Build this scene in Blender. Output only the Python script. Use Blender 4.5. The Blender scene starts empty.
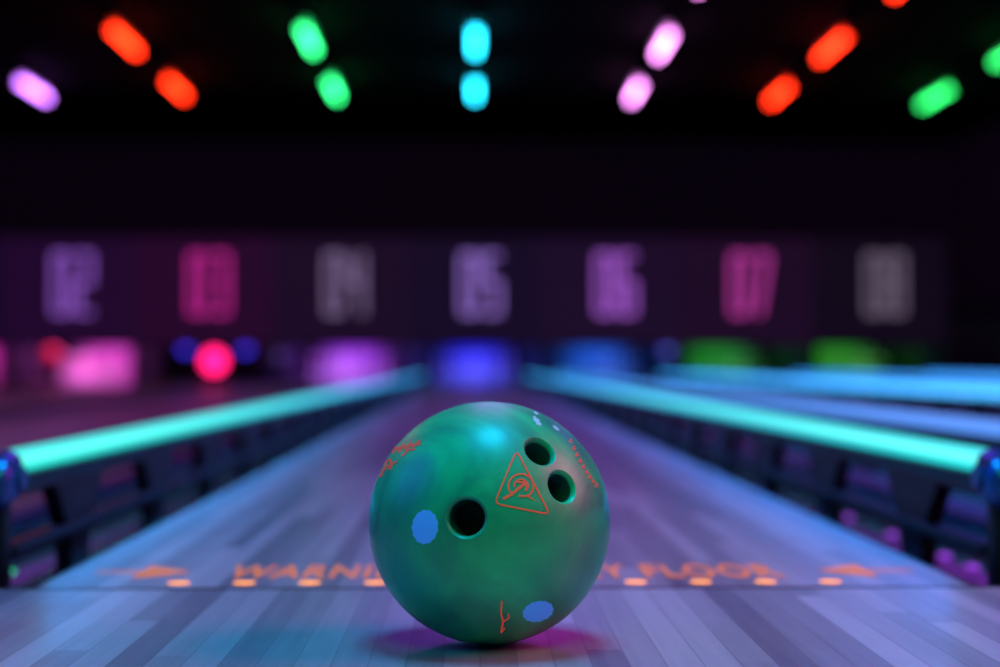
import bpy, bmesh, math, random
from mathutils import Vector, Matrix, Euler
random.seed(5)
S=bpy.context.scene; COL=S.collection
S.view_settings.view_transform='Standard'
def lin(r,g,b):
    f=lambda c:(c/255/12.92) if c/255<=0.04045 else ((c/255+0.055)/1.055)**2.4
    return (f(r),f(g),f(b))
# ---------------- camera
F=1650.0; CAM=Vector((-0.038,-1.852,0.249))
cd=bpy.data.cameras.new('camera'); cam=bpy.data.objects.new('camera',cd); COL.objects.link(cam)
cd.sensor_width=36; cd.lens=F/1000*36; cd.clip_start=0.05; cd.clip_end=100
cam.location=CAM; cam.rotation_euler=(math.radians(90)+math.atan(31.5/F),0,-math.atan(28/F))
cd.dof.use_dof=True; cd.dof.focus_distance=1.40; cd.dof.aperture_fstop=2.45
S.camera=cam
RM=cam.rotation_euler.to_matrix()
def ray(x,y): return (RM@Vector(((x-500)/F,-(y-333.5)/F,-1))).normalized()
# ---------------- materials
def mat(name,color,rough=0.5,metal=0.0,emit=None,es=0.0,coat=0.0,spec=0.5):
    m=bpy.data.materials.new(name); m.use_nodes=True
    b=m.node_tree.nodes['Principled BSDF']
    b.inputs['Base Color'].default_value=(*color,1); b.inputs['Roughness'].default_value=rough
    b.inputs['Metallic'].default_value=metal; b.inputs['Coat Weight'].default_value=coat
    b.inputs['Specular IOR Level'].default_value=spec
    if emit: b.inputs['Emission Color'].default_value=(*emit,1); b.inputs['Emission Strength'].default_value=es
    nt=m.node_tree; n=nt.nodes.new('ShaderNodeTexNoise'); n.inputs['Scale'].default_value=25
    tc=nt.nodes.new('ShaderNodeTexCoord'); nt.links.new(tc.outputs['Object'],n.inputs['Vector'])
    mr=nt.nodes.new('ShaderNodeMapRange'); mr.inputs['To Min'].default_value=rough*0.85; mr.inputs['To Max'].default_value=min(1,rough*1.15)
    nt.links.new(n.outputs['Fac'],mr.inputs['Value']); nt.links.new(mr.outputs['Result'],b.inputs['Roughness'])
    return m
def wood_mat(name,ca,cb,rough,bw=0.027,seam=.35):
    m=bpy.data.materials.new(name); m.use_nodes=True; nt=m.node_tree; N=nt.nodes; L=nt.links
    b=N['Principled BSDF']; tc=N.new('ShaderNodeTexCoord'); sp=N.new('ShaderNodeSeparateXYZ'); L.new(tc.outputs['Object'],sp.inputs[0])
    def M(op,a,v=None,c=None):
        n=N.new('ShaderNodeMath'); n.operation=op; L.new(a,n.inputs[0])
        if v is not None:
            if isinstance(v,(int,float)): n.inputs[1].default_value=v
            else: L.new(v,n.inputs[1])
        if c is not None: n.inputs[2].default_value=c
        return n.outputs[0]
    xd=M('DIVIDE',sp.outputs['X'],bw); xi=M('FLOOR',xd); xf=M('FRACT',xd)
    wn=N.new('ShaderNodeTexWhiteNoise'); wn.noise_dimensions='1D'; L.new(xi,wn.inputs['W'])
    yo=M('MULTIPLY',wn.outputs['Value'],1.7); ys=M('ADD',sp.outputs['Y'],yo); yd=M('DIVIDE',ys,1.1); yi=M('FLOOR',yd)
    cmb=N.new('ShaderNodeCombineXYZ'); L.new(xi,cmb.inputs[0]); L.new(yi,cmb.inputs[1])
    w2=N.new('ShaderNodeTexWhiteNoise'); w2.noise_dimensions='2D'; L.new(cmb.outputs[0],w2.inputs['Vector'])
    mp=N.new('ShaderNodeMapping'); mp.inputs['Scale'].default_value=(110,3.5,1); L.new(tc.outputs['Object'],mp.inputs['Vector'])
    ns=N.new('ShaderNodeTexNoise'); ns.inputs['Scale'].default_value=1; ns.inputs['Detail'].default_value=5; L.new(mp.outputs[0],ns.inputs['Vector'])
    f=M('MULTIPLY_ADD',ns.outputs['Fac'],0.45,-0.1); f2=M('MULTIPLY_ADD',w2.outputs['Value'],0.75,0.0); fs=M('ADD',f,f2)
    mx=N.new('ShaderNodeMix'); mx.data_type='RGBA'; L.new(fs,mx.inputs[0]); mx.inputs[6].default_value=(*ca,1); mx.inputs[7].default_value=(*cb,1)
    sa=M('SUBTRACT',xf,0.5); sb=M('ABSOLUTE',sa); sc=M('GREATER_THAN',sb,0.475)
    m2=N.new('ShaderNodeMix'); m2.data_type='RGBA'; sm=M('MULTIPLY',sc,seam); L.new(sm,m2.inputs[0]); L.new(mx.outputs[2],m2.inputs[6]); m2.inputs[7].default_value=(ca[0]*.3,ca[1]*.3,ca[2]*.3,1)
    L.new(m2.outputs[2],b.inputs['Base Color'])
    n3=N.new('ShaderNodeTexNoise'); n3.inputs['Scale'].default_value=7; L.new(tc.outputs['Object'],n3.inputs['Vector'])
    mr=N.new('ShaderNodeMapRange'); mr.inputs['To Min'].default_value=rough*.8; mr.inputs['To Max'].default_value=rough*1.25; L.new(n3.outputs['Fac'],mr.inputs['Value']); L.new(mr.outputs[0],b.inputs['Roughness'])
    return m
def grad_emit(name,c0,c1,y0,y1,st,axis='Y',core=None):
    m=bpy.data.materials.new(name); m.use_nodes=True; nt=m.node_tree; N=nt.nodes; L=nt.links; b=N['Principled BSDF']
    tc=N.new('ShaderNodeTexCoord'); sp=N.new('ShaderNodeSeparateXYZ'); L.new(tc.outputs['Object'],sp.inputs[0])
    src=sp.outputs[axis]
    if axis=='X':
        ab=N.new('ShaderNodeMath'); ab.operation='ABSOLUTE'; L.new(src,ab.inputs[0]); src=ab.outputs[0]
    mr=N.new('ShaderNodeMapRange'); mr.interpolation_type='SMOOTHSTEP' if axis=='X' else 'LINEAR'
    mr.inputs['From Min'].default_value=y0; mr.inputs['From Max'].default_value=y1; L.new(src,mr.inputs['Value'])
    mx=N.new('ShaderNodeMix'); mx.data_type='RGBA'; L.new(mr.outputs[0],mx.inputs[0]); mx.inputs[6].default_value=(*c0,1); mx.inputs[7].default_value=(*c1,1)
    out=mx.outputs[2]
    if core:
        s1=N.new('ShaderNodeMath'); s1.operation='SUBTRACT'; L.new(sp.outputs['Z'],s1.inputs[0]); s1.inputs[1].default_value=.127
        s2=N.new('ShaderNodeMath'); s2.operation='ABSOLUTE'; L.new(s1.outputs[0],s2.inputs[0])
        r2=N.new('ShaderNodeMapRange'); r2.inputs['From Min'].default_value=.0; r2.inputs['From Max'].default_value=.011; r2.inputs['To Max'].default_value=0; L.new(s2.outputs[0],r2.inputs['Value'])
        r3=N.new('ShaderNodeMapRange'); r3.inputs['From Min'].default_value=1; r3.inputs['From Max'].default_value=9; r3.inputs['To Min'].default_value=.95; r3.inputs['To Max'].default_value=.15; L.new(sp.outputs['Y'],r3.inputs['Value'])
        L.new(r3.outputs[0],r2.inputs['To Min'])
        m3=N.new('ShaderNodeMix'); m3.data_type='RGBA'; L.new(r2.outputs[0],m3.inputs[0]); L.new(out,m3.inputs[6]); m3.inputs[7].default_value=(*core,1); out=m3.outputs[2]
    L.new(out,b.inputs['Emission Color']); b.inputs['Emission Strength'].default_value=st
    b.inputs['Base Color'].default_value=(.1,.1,.1,1); return m
def ball_mat():
    m=bpy.data.materials.new('ball_green'); m.use_nodes=True; nt=m.node_tree; N=nt.nodes; L=nt.links; b=N['Principled BSDF']
    tc=N.new('ShaderNodeTexCoord'); n=N.new('ShaderNodeTexNoise'); n.inputs['Scale'].default_value=8; n.inputs['Detail'].default_value=6; n.inputs['Distortion'].default_value=1.8
    L.new(tc.outputs['Object'],n.inputs['Vector'])
    cr=N.new('ShaderNodeValToRGB'); L.new(n.outputs['Fac'],cr.inputs[0])
    cr.color_ramp.elements[0].position=.30; cr.color_ramp.elements[0].color=(0.001,0.26,0.14,1)
    cr.color_ramp.elements[1].position=.70; cr.color_ramp.elements[1].color=(0.003,0.76,0.24,1)
    L.new(cr.outputs[0],b.inputs['Base Color'])
    n2=N.new('ShaderNodeTexNoise'); n2.inputs['Scale'].default_value=45; n2.inputs['Detail'].default_value=6; L.new(tc.outputs['Object'],n2.inputs['Vector'])
    mr=N.new('ShaderNodeMapRange'); mr.inputs['To Min'].default_value=.38; mr.inputs['To Max'].default_value=.50; L.new(n2.outputs['Fac'],mr.inputs['Value']); L.new(mr.outputs[0],b.inputs['Roughness'])
    b.inputs['Specular IOR Level'].default_value=.9
    b.inputs['Coat Weight'].default_value=.2; b.inputs['Coat Roughness'].default_value=.22
    bp=N.new('ShaderNodeBump'); bp.inputs['Strength'].default_value=.06; bp.inputs['Distance'].default_value=.001; L.new(n2.outputs['Fac'],bp.inputs['Height']); L.new(bp.outputs[0],b.inputs['Normal'])
    return m
# ---------------- mesh helpers
def link(name,bm,m,parent=None,smooth=False,loc=None):
    bmesh.ops.recalc_face_normals(bm,faces=bm.faces[:])
    me=bpy.data.meshes.new(name); bm.to_mesh(me); bm.free()
    for mm in (m if isinstance(m,list) else [m]): me.materials.append(mm)
    if smooth:
        for p in me.polygons: p.use_smooth=True
        me.set_sharp_from_angle(angle=math.radians(40))
    o=bpy.data.objects.new(name,me); COL.objects.link(o)
    if parent: o.parent=parent
    if loc: o.location=loc
    return o
def tag(o,label,cat,group=None):
    o['label']=label; o['category']=cat
    if group: o['group']=group
    return o
def struct(o,label=None,cat=None):
    o['kind']='structure'
    if label:o['label']=label
    if cat:o['category']=cat
    return o
def thing(name,label,cat,loc=(0,0,0),group=None):
    o=bpy.data.objects.new(name,None); COL.objects.link(o); o.location=loc; o.empty_display_size=.1
    return tag(o,label,cat,group)
def box(bm,x0,x1,y0,y1,z0,z1,bev=0,seg=2):
    r=bmesh.ops.create_cube(bm,size=1); vs=r['verts']
    for v in vs: v.co=Vector((x0+(v.co.x+.5)*(x1-x0),y0+(v.co.y+.5)*(y1-y0),z0+(v.co.z+.5)*(z1-z0)))
    if bev:
        es=list({e for v in vs for e in v.link_edges})
        bmesh.ops.bevel(bm,geom=es,offset=bev,segments=seg,affect='EDGES',profile=.5)
def cyl(bm,p,axis,r,h,seg=24,r2=None):
    q=Vector((0,0,1)).rotation_difference(Vector(axis).normalized()).to_matrix().to_4x4()
    bmesh.ops.create_cone(bm,cap_ends=True,segments=seg,radius1=r,radius2=r if r2 is None else r2,depth=h,matrix=Matrix.Translation(Vector(p))@q)
def capsule(bm,p0,p1,r,seg=16):
    prof=[]
    for i in range(0,5): a=math.pi/2*i/4; prof.append((p0.y+r-r*math.cos(a),r*math.sin(a)))
    for i in range(0,5): a=math.pi/2*(1-i/4); prof.append((p1.y-r+r*math.cos(a),r*math.sin(a)))
    rings=[]
    for y,rr in prof:
        rr=max(rr,1e-4)
        rings.append([bm.verts.new((p0.x+rr*math.cos(2*math.pi*k/seg),y,p0.z+rr*math.sin(2*math.pi*k/seg))) for k in range(seg)])
    for a,b in zip(rings,rings[1:]):
        for k in range(seg): bm.faces.new((a[k],a[(k+1)%seg],b[(k+1)%seg],b[k]))
    bm.faces.new(rings[0]); bm.faces.new(rings[-1])
def lathe(bm,prof,seg=24,mi=None):
    rings=[[bm.verts.new((r*math.cos(2*math.pi*k/seg),r*math.sin(2*math.pi*k/seg),z)) for k in range(seg)] for z,r in prof]
    for i,(a,b) in enumerate(zip(rings,rings[1:])):
        for k in range(seg):
            f=bm.faces.new((a[k],a[(k+1)%seg],b[(k+1)%seg],b[k]))
            if mi: f.material_index=mi[i]
    bm.faces.new(rings[0]); bm.faces.new(rings[-1])
def prism_x(bm,pts,x0,x1):
    a=[bm.verts.new((x0,y,z)) for y,z in pts]; b=[bm.verts.new((x1,y,z)) for y,z in pts]
    bm.faces.new(a); bm.faces.new(b[::-1]); n=len(pts)
    for i in range(n): bm.faces.new((a[i],b[i],b[(i+1)%n],a[(i+1)%n]))
def prism_y(bm,pts,y0,y1):
    a=[bm.verts.new((x,y0,z)) for x,z in pts]; b=[bm.verts.new((x,y1,z)) for x,z in pts]
    bm.faces.new(a); bm.faces.new(b[::-1]); n=len(pts)
    for i in range(n): bm.faces.new((a[i],b[i],b[(i+1)%n],a[(i+1)%n]))
def prism_z(bm,pts,z0,z1):
    a=[bm.verts.new((x,y,z0)) for x,y in pts]; b=[bm.verts.new((x,y,z1)) for x,y in pts]
    bm.faces.new(a); bm.faces.new(b[::-1]); n=len(pts)
    for i in range(n): bm.faces.new((a[i],b[i],b[(i+1)%n],a[(i+1)%n]))
def text_bm(s,u0,u1,v0,v1,th,to3,offset=0.02,space=1.0):
    cu=bpy.data.curves.new('t','FONT'); cu.body=s; cu.size=1; cu.offset=offset; cu.extrude=.01; cu.space_character=space
    o=bpy.data.objects.new('t',cu); COL.objects.link(o); bpy.context.view_layer.update()
    me=bpy.data.meshes.new_from_object(o.evaluated_get(bpy.context.evaluated_depsgraph_get()))
    bpy.data.objects.remove(o); bm=bmesh.new(); bm.from_mesh(me); bpy.data.meshes.remove(me)
    xs=[v.co.x for v in bm.verts]; ys=[v.co.y for v in bm.verts]; a,b,c,d=min(xs),max(xs),min(ys),max(ys)
    for v in bm.verts:
        u=u0+(v.co.x-a)/(b-a)*(u1-u0); w=v0+(v.co.y-c)/(d-c)*(v1-v0); t=(v.co.z/.02+.5)*th
        v.co=Vector(to3(u,w,t))
    return bm
def digit(bm,ch,x0,w,z0,h,t,y0,y1):
    x1=x0+w; z1=z0+h; zm=z0+h*.52; c=t*.45
    def hb(z,xa=x0,xb=x1): prism_y(bm,[(xa+c,z-t/2),(xb-c,z-t/2),(xb,z-t/2+c),(xb,z+t/2-c),(xb-c,z+t/2),(xa+c,z+t/2),(xa,z+t/2-c),(xa,z-t/2+c)],y0,y1)
    def vb(x,za,zb): prism_y(bm,[(x,za),(x+t,za),(x+t,zb),(x,zb)],y0,y1)
    top=z1-t/2; bot=z0+t/2; L=x0; Rr=x1-t
    if ch in '02356789': hb(top)
    if ch in '0235689': hb(bot)
    if ch=='3': hb(zm,x0+w*.3,x1)
    elif ch in '245689': hb(zm)
    if ch in '045689': vb(L,zm,z1-c)
    if ch in '0268': vb(L,z0+c,zm)
    if ch in '02389': vb(Rr,zm,z1-c)
    if ch in '035689': vb(Rr,z0+c,zm)
    if ch=='4': vb(Rr,z0,z1)
    if ch=='7': prism_y(bm,[(x0+w*.18,z0),(x0+w*.18+t*1.1,z0),(x1,z1-t*.6),(x1-t*1.1,z1-t*.6)],y0,y1)
# ---------------- palette
M_black=mat('black_plastic',(.005,.005,.010),.45,spec=.25)
M_rubber=mat('dark_rail_body',(.006,.008,.02),.35,spec=.35)
M_gutter=mat('gutter_plastic',(.010,.014,.05),.25)
M_div=mat('divider_cap',(.015,.022,.08),.35)
M_chrome=mat('blue_metal',(.03,.14,.36),.32,.8)
M_wall=mat('dark_wall',(.005,.002,.008),.8,emit=lin(11,2,16),es=.5)  # violet haze of the room put into the wall as faint emission
M_ceil=mat('dark_ceiling',(.001,.0006,.0012),.95,spec=.05)
M_lane=wood_mat('lane_boards',(.11,.09,.12),(.60,.46,.50),.30)
M_app=wood_mat('approach_boards',(.13,.115,.15),(.60,.50,.54),.30,.031,.4)
M_pin=mat('pin_white',(.8,.8,.8),.25); M_stripe=mat('pin_red_stripe',(.6,.02,.02),.3)
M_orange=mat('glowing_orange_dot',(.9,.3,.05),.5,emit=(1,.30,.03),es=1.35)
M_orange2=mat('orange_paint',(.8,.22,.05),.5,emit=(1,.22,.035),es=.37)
M_foul=mat('foul_line_dark',(.03,.018,.02),.35)
P=1.63; W=.527
# ---------------- room
bm=bmesh.new(); box(bm,-8,6.6,-4.5,0,-.15,0); fl=struct(link('floor',bm,M_app),'boarded bowling approach floor in front of the foul line','floor')
bm=bmesh.new(); box(bm,-8,6.6,-.010,.0,.0,.0006); link('foul_line',bm,M_foul,fl)
bm=bmesh.new(); box(bm,-8,6.6,0.001,20.9,-.25,-.15); struct(link('floor_lane_bed',bm,M_black))
bm=bmesh.new(); box(bm,-8,6.6,-4.5,20.9,3.32,3.45); struct(link('ceiling',bm,M_ceil))
bm=bmesh.new(); box(bm,-8,6.6,20.8,20.95,-.15,3.32); struct(link('wall_back',bm,M_wall))
bm=bmesh.new(); box(bm,-8.15,-8,-4.5,20.9,-.15,3.32); struct(link('wall_left',bm,M_wall))
bm=bmesh.new(); box(bm,6.6,6.75,-4.5,20.9,-.15,3.32); struct(link('wall_right',bm,M_wall))
bm=bmesh.new(); box(bm,-8,6.6,-4.65,-4.5,0,3.32); struct(link('wall_front',bm,M_wall))
# ---------------- lanes
names={1:'01',2:'02',3:'03',4:'04',5:'05',6:'06',7:'07',8:'08'}
END=19.95
def lane_x(k): return (k-5)*P
for k in range(1,9):
    cx=lane_x(k)
    lab={5:'centre bowling lane with orange warning lettering, directly behind the green ball',
         4:'dim boarded bowling lane left of the left glowing rail',
         1:'dim bowling lane at the far left, ending at the pink pit on the photo edge'}.get(k,'boarded bowling lane running toward the panel numbered '+names[k])
    t=thing('bowling_lane',lab,'bowling lane',(cx,0,-.15),'bowling lanes side by side')
    bm=bmesh.new(); box(bm,-W,W,.0015,END,0,.15); link('lane_boards',bm,M_lane,t)
    for sx in (-1,1):
        bm=bmesh.new(); box(bm,sx*(W-.002)-.002,sx*(W-.002)+.002,.002,END,.15,.1508); link('edge_trim',bm,M_foul,t)
    for j in range(-3,4):
        bm=bmesh.new(); y=4.6-abs(j)*.3; x=j*.135; prism_z(bm,[(x-.012,y),(x+.012,y),(x,y+.13)],.15,.1505); link('aiming_arrow',bm,M_foul,t)
    if k==5:
        z0=.15
        def gx(px,s): return (px-472)/s-.038
        for j in range(11):
            px=180.5+j*65; bm=bmesh.new(); cyl(bm,(gx(px,871),1650/871-1.852,z0+.0004),(0,0,1),.0125,.0008); link('orange_dot',bm,M_orange,t)
        to=lambda u,w,th:(u,w,z0+.0002+th)
        y0=1650/852-1.852; y1=1650/803-1.852
        o=link('warning_lettering',text_bm('WARNING SLIPPERY FLOOR',gx(232,825),gx(776,825),y0,y1,.0006,to,.018,1.12),M_orange2,t)
        o['label']='orange warning lettering across the lane'
        for sgn,a,b in ((1,100,190),(-1,912,820)):
            xa=gx(a,825); xb=gx(b,825); ym=(y0+y1)/2; h=(y1-y0)/2; xm=xa+(xb-xa)*.5
            bm=bmesh.new(); prism_z(bm,[(xa,ym-.003),(xm,ym-.007),(xm,ym-h),(xb,ym-.004),(xb,ym+.004),(xm,ym+h),(xm,ym+.007),(xa,ym+.003)],z0,z0+.0007); link('orange_arrow',bm,M_orange2,t)
    for sx in (-1,1):
        bm=bmesh.new(); cxg=sx*(W+.1175); prof=[]
        for i in range(13):
            a=math.pi*i/12; prof.append((cxg-.1165*math.cos(a),-.012-.085*math.sin(a)))
        prof+=[(cxg+.1165,-.14),(cxg-.1165,-.14)]
        A=[bm.verts.new((x,.002,z)) for x,z in prof]; B=[bm.verts.new((x,18.58,z)) for x,z in prof]
        n=len(prof)
        for i in range(n): bm.faces.new((A[i],A[(i+1)%n],B[(i+1)%n],B[i]))
        bm.faces.new(A); bm.faces.new(B[::-1])
        o=link('gutter',bm,M_gutter,None,True,(cx,0,0))
        side='left' if sx<0 else 'right'
        tag(o,'dark curved gutter along the %s edge of the lane ending under number %s'%(side,names[k]),'gutter','lane gutters')
for k in range(0,9):
    cx=lane_x(k)+P/2
    bm=bmesh.new(); box(bm,-.052,.052,.002,18.58,-.15,.004,.006); o=link('lane_divider',bm,M_div,None,True,(cx,0,0))
    tag(o,'dark flat divider cap '+('left of the lane under number 01' if k==0 else 'right of the lane that ends under number '+names[k]),'divider','dividers between the lanes')
# ---------------- bumper rails
RX=.634; RY0=.27; RY1=18.2
def railmat(k,s):
    if (k,s)==(5,-1): return grad_emit('glow_left',(.004,.58,.48),(.03,.36,.88),.3,7,1.35,core=(.10,1,.82))
    if (k,s)==(5,1): return grad_emit('glow_right',(.008,.58,.56),(.03,.38,.90),.3,7,1.35,core=(.16,1,.92))
    if k==6: return grad_emit('glow_six',(.10,.30,.95) if s<0 else (.06,.50,1),(.04,.38,1),2,13,1.1 if s<0 else 2.1)
    return grad_emit('glow_far',(.08,.4,1),(.03,.3,.95),4,14,1.7)
bmA=bmesh.new(); prism_x(bmA,[(-.15,.085),(.15,.085),(.06,.0),(.045,-.09),(-.045,-.09),(-.06,.0)],-.012,.012); arm_me=bpy.data.meshes.new('support_arm'); bmesh.ops.recalc_face_normals(bmA,faces=bmA.faces[:]); bmA.to_mesh(arm_me); arm_me.materials.append(M_black)
for k in (5,6,7,8):
    for s in (-1,1):
        side='left' if s<0 else 'right'
        lab={(5,-1):'green-cyan glowing bumper rail left of the ball',(5,1):'green-cyan glowing bumper rail right of the ball'}.get((k,s),'pale blue glowing bumper rail on the %s side of the lane ending under number %s'%(side,names[k]))
        cx=lane_x(k)+s*RX
        t=thing('bumper_rail',lab,'bumper rail',(cx,0,0),'glowing bumper rails')
        bm=bmesh.new(); capsule(bm,Vector((0,RY0,.124)),Vector((0,RY1,.124)),.0165); link('light_tube',bm,railmat(k,s),t,True)
        bm=bmesh.new(); box(bm,-.022,.022,RY0,RY1,.083,.108,.004); link('rail_body',bm,M_rubber,t,True)
        bm=bmesh.new(); box(bm,-.016,.016,RY0,RY1,.0,.018,.004); link('lower_bar',bm,M_rubber,t,True)
        y=RY0+.358
        while y<RY1-.1:
            a=bpy.data.objects.new('support_arm',arm_me); COL.objects.link(a); a.parent=t; a.location=(0,y,0); y+=.62 if y<7 else 1.24
        bm=bmesh.new(); box(bm,-.024,.024,RY0-.058,RY0+.014,.074,.142,.022,4)
        for v in bm.verts:
            if v.co.y<RY0-.02: v.co.z-=(RY0-.02-v.co.y)*.4
        e=link('end_bracket',bm,M_chrome,t,True)
        bm=bmesh.new(); box(bm,-.012,.012,RY0-.045,RY0-.01,-.09,.076,.004); link('bracket_post',bm,M_black,t,True)
        bm=bmesh.new(); cyl(bm,(0,RY0-.060,.092),(0,1,-.3),.012,.012,6); link('bolt',bm,M_chrome,e)
        bm=bmesh.new(); cyl(bm,(-s*.025,RY0-.022,.105),(1,0,0),.015,.010,20); link('bolt',bm,M_chrome,e)
        if k in (5,6):
            ld=bpy.data.lights.new('rail_strip','AREA'); ld.shape='RECTANGLE'; ld.size=.012; ld.size_y=RY1-RY0-.2; ld.energy=10 if k==5 else 6; ld.color=(.01,.22,1) if s>0 else (.01,.30,.95)  # area lamp added so the rail glow spills onto the lane
            lo=bpy.data.objects.new('rail_strip',ld); COL.objects.link(lo); lo.parent=t; lo.location=(-s*.026,(RY0+RY1)/2,.094)
            lo.rotation_euler=(0,s*math.radians(62),0)
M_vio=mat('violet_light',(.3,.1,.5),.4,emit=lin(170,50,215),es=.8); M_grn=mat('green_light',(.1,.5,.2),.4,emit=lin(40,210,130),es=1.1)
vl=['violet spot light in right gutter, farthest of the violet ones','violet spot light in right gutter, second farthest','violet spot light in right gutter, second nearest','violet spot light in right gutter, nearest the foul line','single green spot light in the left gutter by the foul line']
for i,(s,d,m) in enumerate(((1,3.38,M_vio),(1,3.03,M_vio),(1,2.69,M_vio),(1,2.54,M_vio),(-1,2.5,M_grn))):  # flat glowing blobs painting reflections on the gutter wall
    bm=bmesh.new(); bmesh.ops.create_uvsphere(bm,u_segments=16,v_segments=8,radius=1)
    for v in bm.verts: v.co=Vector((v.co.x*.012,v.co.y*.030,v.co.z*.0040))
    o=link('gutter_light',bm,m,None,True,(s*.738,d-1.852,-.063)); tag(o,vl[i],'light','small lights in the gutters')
# ---------------- pits, pins
pitc={1:(225,45,185),2:(225,65,205),3:(14,5,22),4:(155,50,235),5:(25,25,235),6:(20,90,225),7:(20,140,36),8:(42,148,34)}
pits={1:.9,2:.95,3:.5,4:.9,5:1.0,6:.85,7:.8,8:.8}
cn={1:'pink',2:'pink-violet',3:'unlit',4:'violet',5:'deep blue',6:'light blue',7:'green',8:'yellow-green'}
inch=.0254
pprof=[(0,.95),(.1,1.02),(.75,1.4),(2.25,1.95),(3.375,2.24),(4.5,2.38),(5.875,2.25),(7.25,1.86),(8.2,1.4),(8.625,1.235),(9.375,1.0),(9.9,.92),(10.875,.935),(11.75,1.08),(12.625,1.25),(13.5,1.27),(14.2,1.08),(14.7,.75),(15,.1)]
pmi=[0]*(len(pprof)-1); pmi[9]=1; pmi[11]=1
bm=bmesh.new(); lathe(bm,[(z*inch,r*inch) for z,r in pprof],20,pmi); pin0=link('bowling_pin',bm,[M_pin,M_stripe],None,True,(0,0,0)); first=True
for k in range(1,9):
    cx=lane_x(k); c=lin(*pitc[k])
    mc=grad_emit('pit_curtain_%s'%cn[k],c,tuple(v*.18 for v in c),.10,.5,pits[k],'X')  # coloured pit glow put into the curtain as emission, fading to the sides
    bm=bmesh.new(); n=40; A=[];B=[]
    for i in range(n+1):
        x=-.52+1.04*i/n; y=.02*math.sin(i*1.25); A.append(bm.verts.new((x,y,-.14))); B.append(bm.verts.new((x,y,.62)))
    for i in range(n): bm.faces.new((A[i],A[i+1],B[i+1],B[i]))
    o=link('pit_curtain',bm,mc,None,True,(cx,20.45,0)); tag(o,'%s pit curtain behind the pins of the lane under number %s'%(cn[k],names[k]),'curtain','pit curtains')
    ld=bpy.data.lights.new('pit_lamp','AREA'); ld.shape='RECTANGLE'; ld.size=.7; ld.size_y=.2; ld.energy=.2 if k==3 else (24 if k in (2,4,5) else 12)
    wt=.10 if k in (2,4,5) else .05
    ld.color=tuple(min(1,v*1.2+wt) for v in c)
    lo=bpy.data.objects.new('pit_lamp',ld); COL.objects.link(lo); lo.location=(cx,18.3,.80); lo.rotation_euler=(math.radians(48),0,0)
    if k!=3:
        for r in range(4):
            for j in range(r+1):
                if first: o=pin0; first=False
                else: o=pin0.copy(); COL.objects.link(o)
                o.location=(cx+(j-r/2)*.3048,18.95+r*.264,0)
                tag(o,'white bowling pin with red neck stripes in the rack before the %s curtain'%cn[k],'bowling pin','bowling pins before the %s curtain'%cn[k])
for k in range(0,9):
    cx=lane_x(k)+P/2
    bm=bmesh.new(); box(bm,cx-.18,cx+.18,18.6,20.4,-.149,.62,.01); o=link('kickback',bm,mat('kickback_grey',(.03,.03,.05),.6),None,False)
    tag(o,'dark kickback partition '+('left of the pink pit' if k==0 else 'right of the %s pit'%cn[k]),'partition','kickback partitions')
bm=bmesh.new(); box(bm,-8,6.6,18.12,20.6,.9,.95); struct(link('ceiling_pit_cover',bm,M_black))  # unseen sheet added to keep pit light off the back wall above
pan={1:(20,5,32),2:(31,7,43),3:(37,6,40),4:(26,8,34),5:(20,7,33),6:(26,8,36),7:(28,7,33),8:(16,6,21)}
num={1:(130,70,150),2:(126,76,176),3:(176,31,130),4:(110,90,126),5:(132,98,184),6:(150,80,188),7:(170,50,142),8:(96,82,102)}
for k in range(1,9):
    t=thing('masking_panel','dark masking panel showing the number %s above the %s pit'%(names[k],cn[k]),'sign panel',(lane_x(k),18.0,.004),'numbered masking panels')
    bm=bmesh.new(); box(bm,-P/2,P/2-.001,0,.1,.49,1.78,.004); link('panel',bm,mat('panel_%s'%names[k],(.005,.002,.007),.7,emit=lin(*pan[k]),es=.95),t)  # coloured light on each panel is put into its emission
    bm=bmesh.new(); digit(bm,names[k][0],-.175,.215,.85,.74,.058,-.012,.0); digit(bm,names[k][1],.09,.215,.85,.74,.058,-.012,.0)
    link('lane_number',bm,mat('number_%s'%names[k],(.1,.1,.1),.5,emit=lin(*num[k]),es=1.35),t)  # lit tint of each number put into its emission
    bm=bmesh.new(); box(bm,-P/2+.004,P/2-.004,-.03,.0,.46,.49,.004); link('lower_trim',bm,M_black,t)
    bm=bmesh.new(); box(bm,-P/2+.005,-P/2+.035,.02,.08,.0,.49); link('mount_post',bm,M_black,t)
def lamp(px,py,d,r,c,st,label,base=0):
    s=F/d; x=(px-472)/s-.038; z=.249+(365-py)/s; y=d-1.852
    t=thing('signal_lamp',label,'lamp',(x,y,base),'signal lamps at the pits')
    bm=bmesh.new(); cyl(bm,(0,.02,z-base),(0,1,0),r*1.1,.04,24); link('housing',bm,M_black,t)
    bm=bmesh.new(); box(bm,-.015,.015,.01,.035,0,z-base-r); link('stand',bm,M_black,t)
    bm=bmesh.new(); bmesh.ops.create_uvsphere(bm,u_segments=20,v_segments=12,radius=r)
    for v in bm.verts: v.co.y=v.co.y*.4-.004; v.co.z+=z-base
    link('lens',bm,mat('lens',c,.3,emit=c,es=st),t,True)
t=thing('sweep_bar','black sweep bar lowered across the unlit pit under number 03','sweep bar',(lane_x(3),18.7,0))
bm=bmesh.new(); box(bm,-.52,.52,0,.04,.05,.34,.01); link('board',bm,M_black,t)
for sx in (-1,1):
    bm=bmesh.new(); box(bm,sx*.48-.02,sx*.48+.02,.0,.05,.0,.9,.005); link('arm',bm,M_black,t)
lamp(215,361,20.36,.14,lin(255,25,110),4.0,'round red lamp glowing low before the unlit pit')
lamp(187,348,20.30,.075,lin(50,40,200),2.6,'small blue lamp left of the red one')
lamp(246,348,20.30,.075,lin(50,40,200),2.6,'small blue lamp right of the red one')
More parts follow.
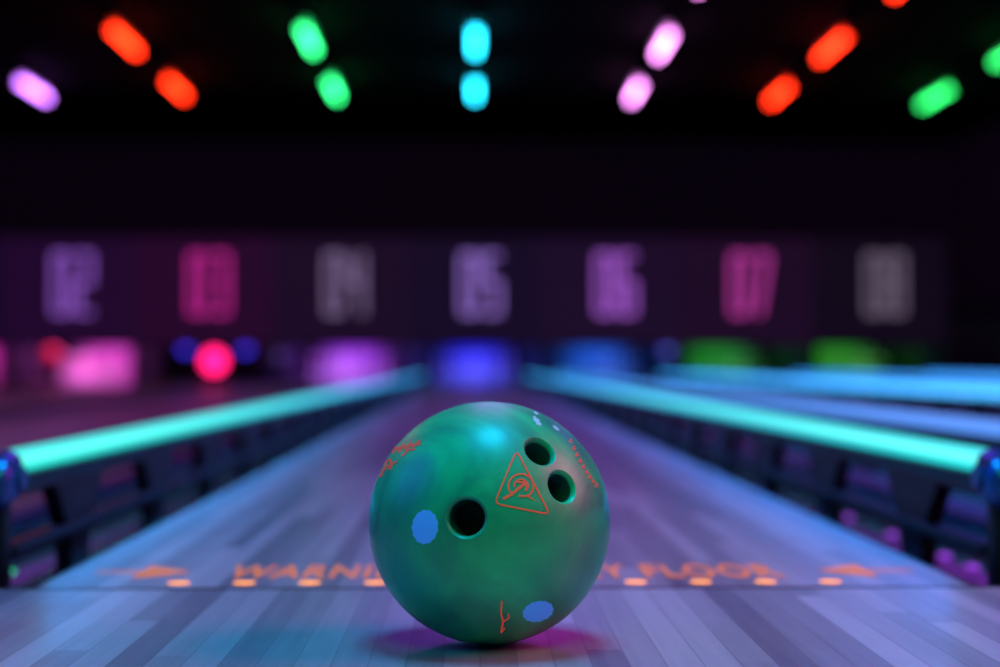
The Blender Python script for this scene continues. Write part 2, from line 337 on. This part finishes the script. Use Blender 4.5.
lamp(54,355,20.36,.10,lin(140,18,38),.9,'dim red lamp between the two pink pits')
lamp(668,350,20.30,.07,lin(80,80,180),1.2,'dim blue lamp between light blue and green pits',.004)  # this and the next are dim glowing discs on stands
lamp(279,356,20.30,.06,lin(70,55,100),1.0,'dim grey violet lamp left of the violet pit',.004)
# ---------------- ceiling tubes
rows={'violet row at the far left':((-4.72,),[90],(190,110,245)),
 'left orange-red row':((-3.17,),[40,88],(255,45,12)),
 'left green row':((-1.49,),[38,88],(45,230,120)),
 'middle cyan row':((.03,),[39,88],(35,220,255)),
 'pink row':((1.775,),[42,90,-32],(240,140,240)),
 'right orange-red row':((3.36,),[45,92,-27],(255,45,12)),
 'right green row':((5.13,),[95,49],(32,180,80))}
for rn,((x,),ys,c) in rows.items():
    m=mat('tube '+rn,(.2,.2,.2),.4,emit=lin(*c),es=11)
    for j,y in enumerate(ys):
        d=F*2.96/(365-y)
        pos='nearest the numbers' if y>80 else ('cut by the top of the photo' if y<0 else 'second from the numbers')
        col=rn.replace('left ','').replace('right ','').replace('middle ','').split(' row')[0]
        t=thing('ceiling_light','glowing %s ceiling tube in the %s, %s'%(col,rn,pos) if len(ys)>1 else 'single glowing violet ceiling tube at the far left of the photo','ceiling light',(x-.038,d-1.852,3.209),'coloured ceiling tube lights')
        bm=bmesh.new(); capsule(bm,Vector((0,-.6,0)),Vector((0,.6,0)),.033); link('tube',bm,m,t,True)
        bm=bmesh.new(); box(bm,-.05,.05,-.62,.62,.045,.111,.006); link('housing',bm,M_black,t)
        for e in (-1,1):
            bm=bmesh.new(); box(bm,-.03,.03,e*.615-.014,e*.615+.014,-.03,.05,.004); link('end_cap',bm,M_black,t)
# ---------------- the ball
R=.1080; dB=1.482; sB=F/dB
BC=Vector((-.038+17.5/sB,dB-1.852,R+.0002))
def hit(x,y,rr=R):
    d=ray(x,y); oc=CAM-BC; b=d.dot(oc); disc=b*b-(oc.length_squared-rr*rr)
    if disc<0:
        p=CAM+d*(-b)-BC; return p.normalized()*rr
    return CAM+d*(-b-math.sqrt(disc))-BC
ball=thing('bowling_ball','green bowling ball with three finger holes standing on the approach','bowling ball',(BC.x,BC.y,.0002))
OFF=Vector((0,0,R))
M_ball=ball_mat(); M_hole=mat('hole_dark',(.005,.10,.08),.5)  # shade inside the holes put into a darker green
bm=bmesh.new(); bmesh.ops.create_uvsphere(bm,u_segments=160,v_segments=100,radius=R)
me=bpy.data.meshes.new('shell'); bm.to_mesh(me); bm.free(); me.materials.append(M_ball); me.materials.append(M_hole)
shell=bpy.data.objects.new('shell',me); COL.objects.link(shell)
bmc=bmesh.new()
for px,py,r in ((540,451,.0122),(562.5,486.5,.0124),(466,517.5,.0150)):
    n=hit(px,py).normalized(); q=Vector((0,0,1)).rotation_difference(n).to_matrix().to_4x4()
    b2=bmesh.new(); dz=r*r/(2*R)
    lathe(b2,[(R-.052,r),(R-.0045-dz,r),(R-.0026-dz,r+.0006),(R-.0012-dz,r+.0017),(R-.0002-dz,r+.0034),(R+.012,r+.016)],56)
    bmesh.ops.recalc_face_normals(b2,faces=b2.faces[:]); bmesh.ops.transform(b2,matrix=q,verts=b2.verts[:])
    tm=bpy.data.meshes.new('tmp'); b2.to_mesh(tm); b2.free(); bmc.from_mesh(tm); bpy.data.meshes.remove(tm)
cm=bpy.data.meshes.new('cut'); bmc.to_mesh(cm); bmc.free(); cut=bpy.data.objects.new('cut',cm); COL.objects.link(cut)
mod=shell.modifiers.new('b','BOOLEAN'); mod.operation='DIFFERENCE'; mod.object=cut; mod.solver='EXACT'
bpy.context.view_layer.update()
nm=bpy.data.meshes.new_from_object(shell.evaluated_get(bpy.context.evaluated_depsgraph_get()))
shell.modifiers.clear(); shell.data=nm; bpy.data.objects.remove(cut)
if len(nm.materials)<2: nm.materials.clear(); nm.materials.append(M_ball); nm.materials.append(M_hole)
for p in nm.polygons:
    p.use_smooth=True; p.material_index=1 if p.center.length<R-.0062 else 0
nm.set_sharp_from_angle(angle=math.radians(28))
shell.parent=ball; shell.location=OFF
def stroke(bm,pts,w,closed=False,lift=.00035,taper=False):
    P2=[Vector(p) for p in pts]
    if closed: P2.append(P2[0])
    D=[]
    for a,b in zip(P2,P2[1:]):
        n=max(1,int((b-a).length/1.5))
        for i in range(n): D.append(a.lerp(b,i/n))
    D.append(P2[-1]); L=[];Rr=[]
    for i,p in enumerate(D):
        if closed: t=D[(i+1)%(len(D)-1)]-D[(i-1)%(len(D)-1)]
        else: t=D[min(i+1,len(D)-1)]-D[max(i-1,0)]
        if t.length<1e-6: t=Vector((1,0))
        ww=w*(1-.85*i/(len(D)-1)) if taper else w
        t.normalize(); n=Vector((-t.y,t.x))*ww/2
        L.append(bm.verts.new(hit(*(p+n),R+lift))); Rr.append(bm.verts.new(hit(*(p-n),R+lift)))
    for i in range(len(D)-1): bm.faces.new((L[i],L[i+1],Rr[i+1],Rr[i]))
def patch(bm,cx,cy,rx,ry,rot=0,lift=.00035,wob=.0,lobes=7):
    prev=None; N=96; c=bm.verts.new(hit(cx,cy,R+lift))
    for k in range(1,6):
        ring=[]
        for i in range(N):
            a=2*math.pi*i/N; f=k/5*(1+wob*math.sin(a*lobes)*(k/5)); u=rx*f*math.cos(a); v=ry*f*math.sin(a)
            ring.append(bm.verts.new(hit(cx+u*math.cos(rot)-v*math.sin(rot),cy+u*math.sin(rot)+v*math.cos(rot),R+lift)))
        for i in range(N):
            if prev: bm.faces.new((prev[i],prev[(i+1)%N],ring[(i+1)%N],ring[i]))
            else: bm.faces.new((c,ring[i],ring[(i+1)%N]))
        prev=ring
M_ink=mat('orange_red_ink',(.75,.10,.05),.45,emit=(.9,.09,.04),es=.28)
M_bl=mat('pale_blue_ink',(.15,.42,.95),.5,emit=lin(50,130,235),es=.3)
M_wh=mat('pale_scuff',(.45,.75,.8),.5)
def rtri(vs,r):
    out=[]; n=len(vs)
    for i in range(n):
        p=Vector(vs[i]); a=(Vector(vs[i-1])-p).normalized(); b=(Vector(vs[(i+1)%n])-p).normalized()
        s=p+a*r; e=p+b*r
        for j in range(7):
            t=j/6; out.append((1-t)**2*s+2*t*(1-t)*p+t*t*e)
    return out
def arc(cx,cy,rx,ry,a0,a1,n=36): return [(cx+rx*math.cos(math.radians(a0+(a1-a0)*i/n)),cy+ry*math.sin(math.radians(a0+(a1-a0)*i/n))) for i in range(n+1)]
bm=bmesh.new(); tri=[(516.5,450),(494.5,503.5),(550,514.5)]
stroke(bm,rtri(tri,7),1.6,True)
stroke(bm,arc(521,486,12.5,12,130,420),1.8)
stroke(bm,arc(521,486,7,6.6,170,400),1.6)
stroke(bm,[(503,499),(512,494),(518,489),(525,483)],2.8)
stroke(bm,[(517,482),(526,482),(526,491)],1.8)
stroke(bm,[(519,496),(527,496),(536,501)],2.2,taper=True)
o=link('triangle_emblem',bm,M_ink,ball,False,OFF); o['label']='orange rounded triangle emblem with a ring and arrow stroke'
bm=bmesh.new()
for st,w in (([(392,453),(396,446),(399,452),(403,444),(406,450),(411,442),(413,447),(420,440)],2.2),([(394,449),(407,446),(421,444)],1.5),([(402,456),(408,450),(415,449)],1.6),([(385,470),(386,462),(390,459),(391,465),(387,467)],1.9),([(389,470),(393,463),(397,461)],1.6),([(380,477),(384,468)],1.8),([(411,427),(423,420)],1.5)): stroke(bm,st,w)
o=link('script_lettering',bm,M_ink,ball,False,OFF); o['label']='orange script lettering'
bm=bmesh.new(); patch(bm,425,527,13,17,.1,wob=.035,lobes=13); o=link('oval_mark',bm,M_bl,ball,False,OFF); o['label']='pale blue oval mark at the left'
bm=bmesh.new(); patch(bm,538,611.5,15.5,10,-.25,wob=.035,lobes=13); o=link('oval_mark',bm,M_bl,ball,False,OFF); o['label']='pale blue oval mark near the bottom'
bm=bmesh.new(); stroke(bm,[(502,601),(501,613),(503,622),(501,633)],1.8); stroke(bm,[(503,622),(509,618),(508,614)],1.4); stroke(bm,[(501,633),(505,628)],1.4)
link('small_script',bm,M_ink,ball,False,OFF)
bm=bmesh.new()
for i in range(9):
    a=i/8; x=572+26*a; y=441+44*a+4*math.sin(a*3); stroke(bm,[(x-3,y+1),(x-.5,y-2.5)],1.2); stroke(bm,[(x-1.5,y+2),(x+.5,y)],.9)
link('edge_lettering',bm,M_ink,ball,False,OFF)
bm=bmesh.new(); patch(bm,537,421,6,2.2,.9,wob=.2); patch(bm,536,413,2.5,1.2,.6,wob=.2); patch(bm,556,428,4,1.3,.7,wob=.2); link('pale_scuff',bm,M_wh,ball,False,OFF)
# ---------------- lights
def area(name,loc,target,sx,sy,e,c,shape='RECTANGLE'):
    ld=bpy.data.lights.new(name,'AREA'); ld.shape=shape; ld.size=sx; ld.size_y=sy; ld.energy=e; ld.color=c
    o=bpy.data.objects.new(name,ld); COL.objects.link(o); o.location=loc
    o.rotation_euler=(Vector(target)-Vector(loc)).to_track_quat('-Z','Y').to_euler(); return o
area('cyan_downlight',(0.05,-.36,2.5),(0,-.37,0),1.0,.75,56,(.012,.50,1),'ELLIPSE')
area('green_front',(0.2,-2.9,2.6),(0,-.37,.1),1.6,1.6,24,(.01,1,.36),'ELLIPSE')  # unseen fill lamp added to bring out the green of the ball
area('magenta_side',(2.3,-.30,1.5),(.05,-.37,0),1.8,1.8,44,(1,.01,.38),'ELLIPSE')
area('blue_side',(-2.3,-.2,1.5),(-.2,-.35,0),1.8,1.8,22,(.03,.07,1),'ELLIPSE')
area('lane_wash',(.1,6,3.1),(.1,6,0),1.0,9,74,(.46,.05,1))
area('lane_wash_right',(3.2,8,3.1),(3.2,8,0),1.2,9,55,(.10,.12,1))
area('warm_left',(-3.6,8,3.1),(-3.6,8,0),1.2,9,34,(.9,.25,.4))
w=bpy.data.worlds.new('world'); S.world=w; w.use_nodes=True; w.node_tree.nodes['Background'].inputs[0].default_value=(.01,.004,.015,1); w.node_tree.nodes['Background'].inputs[1].default_value=.5
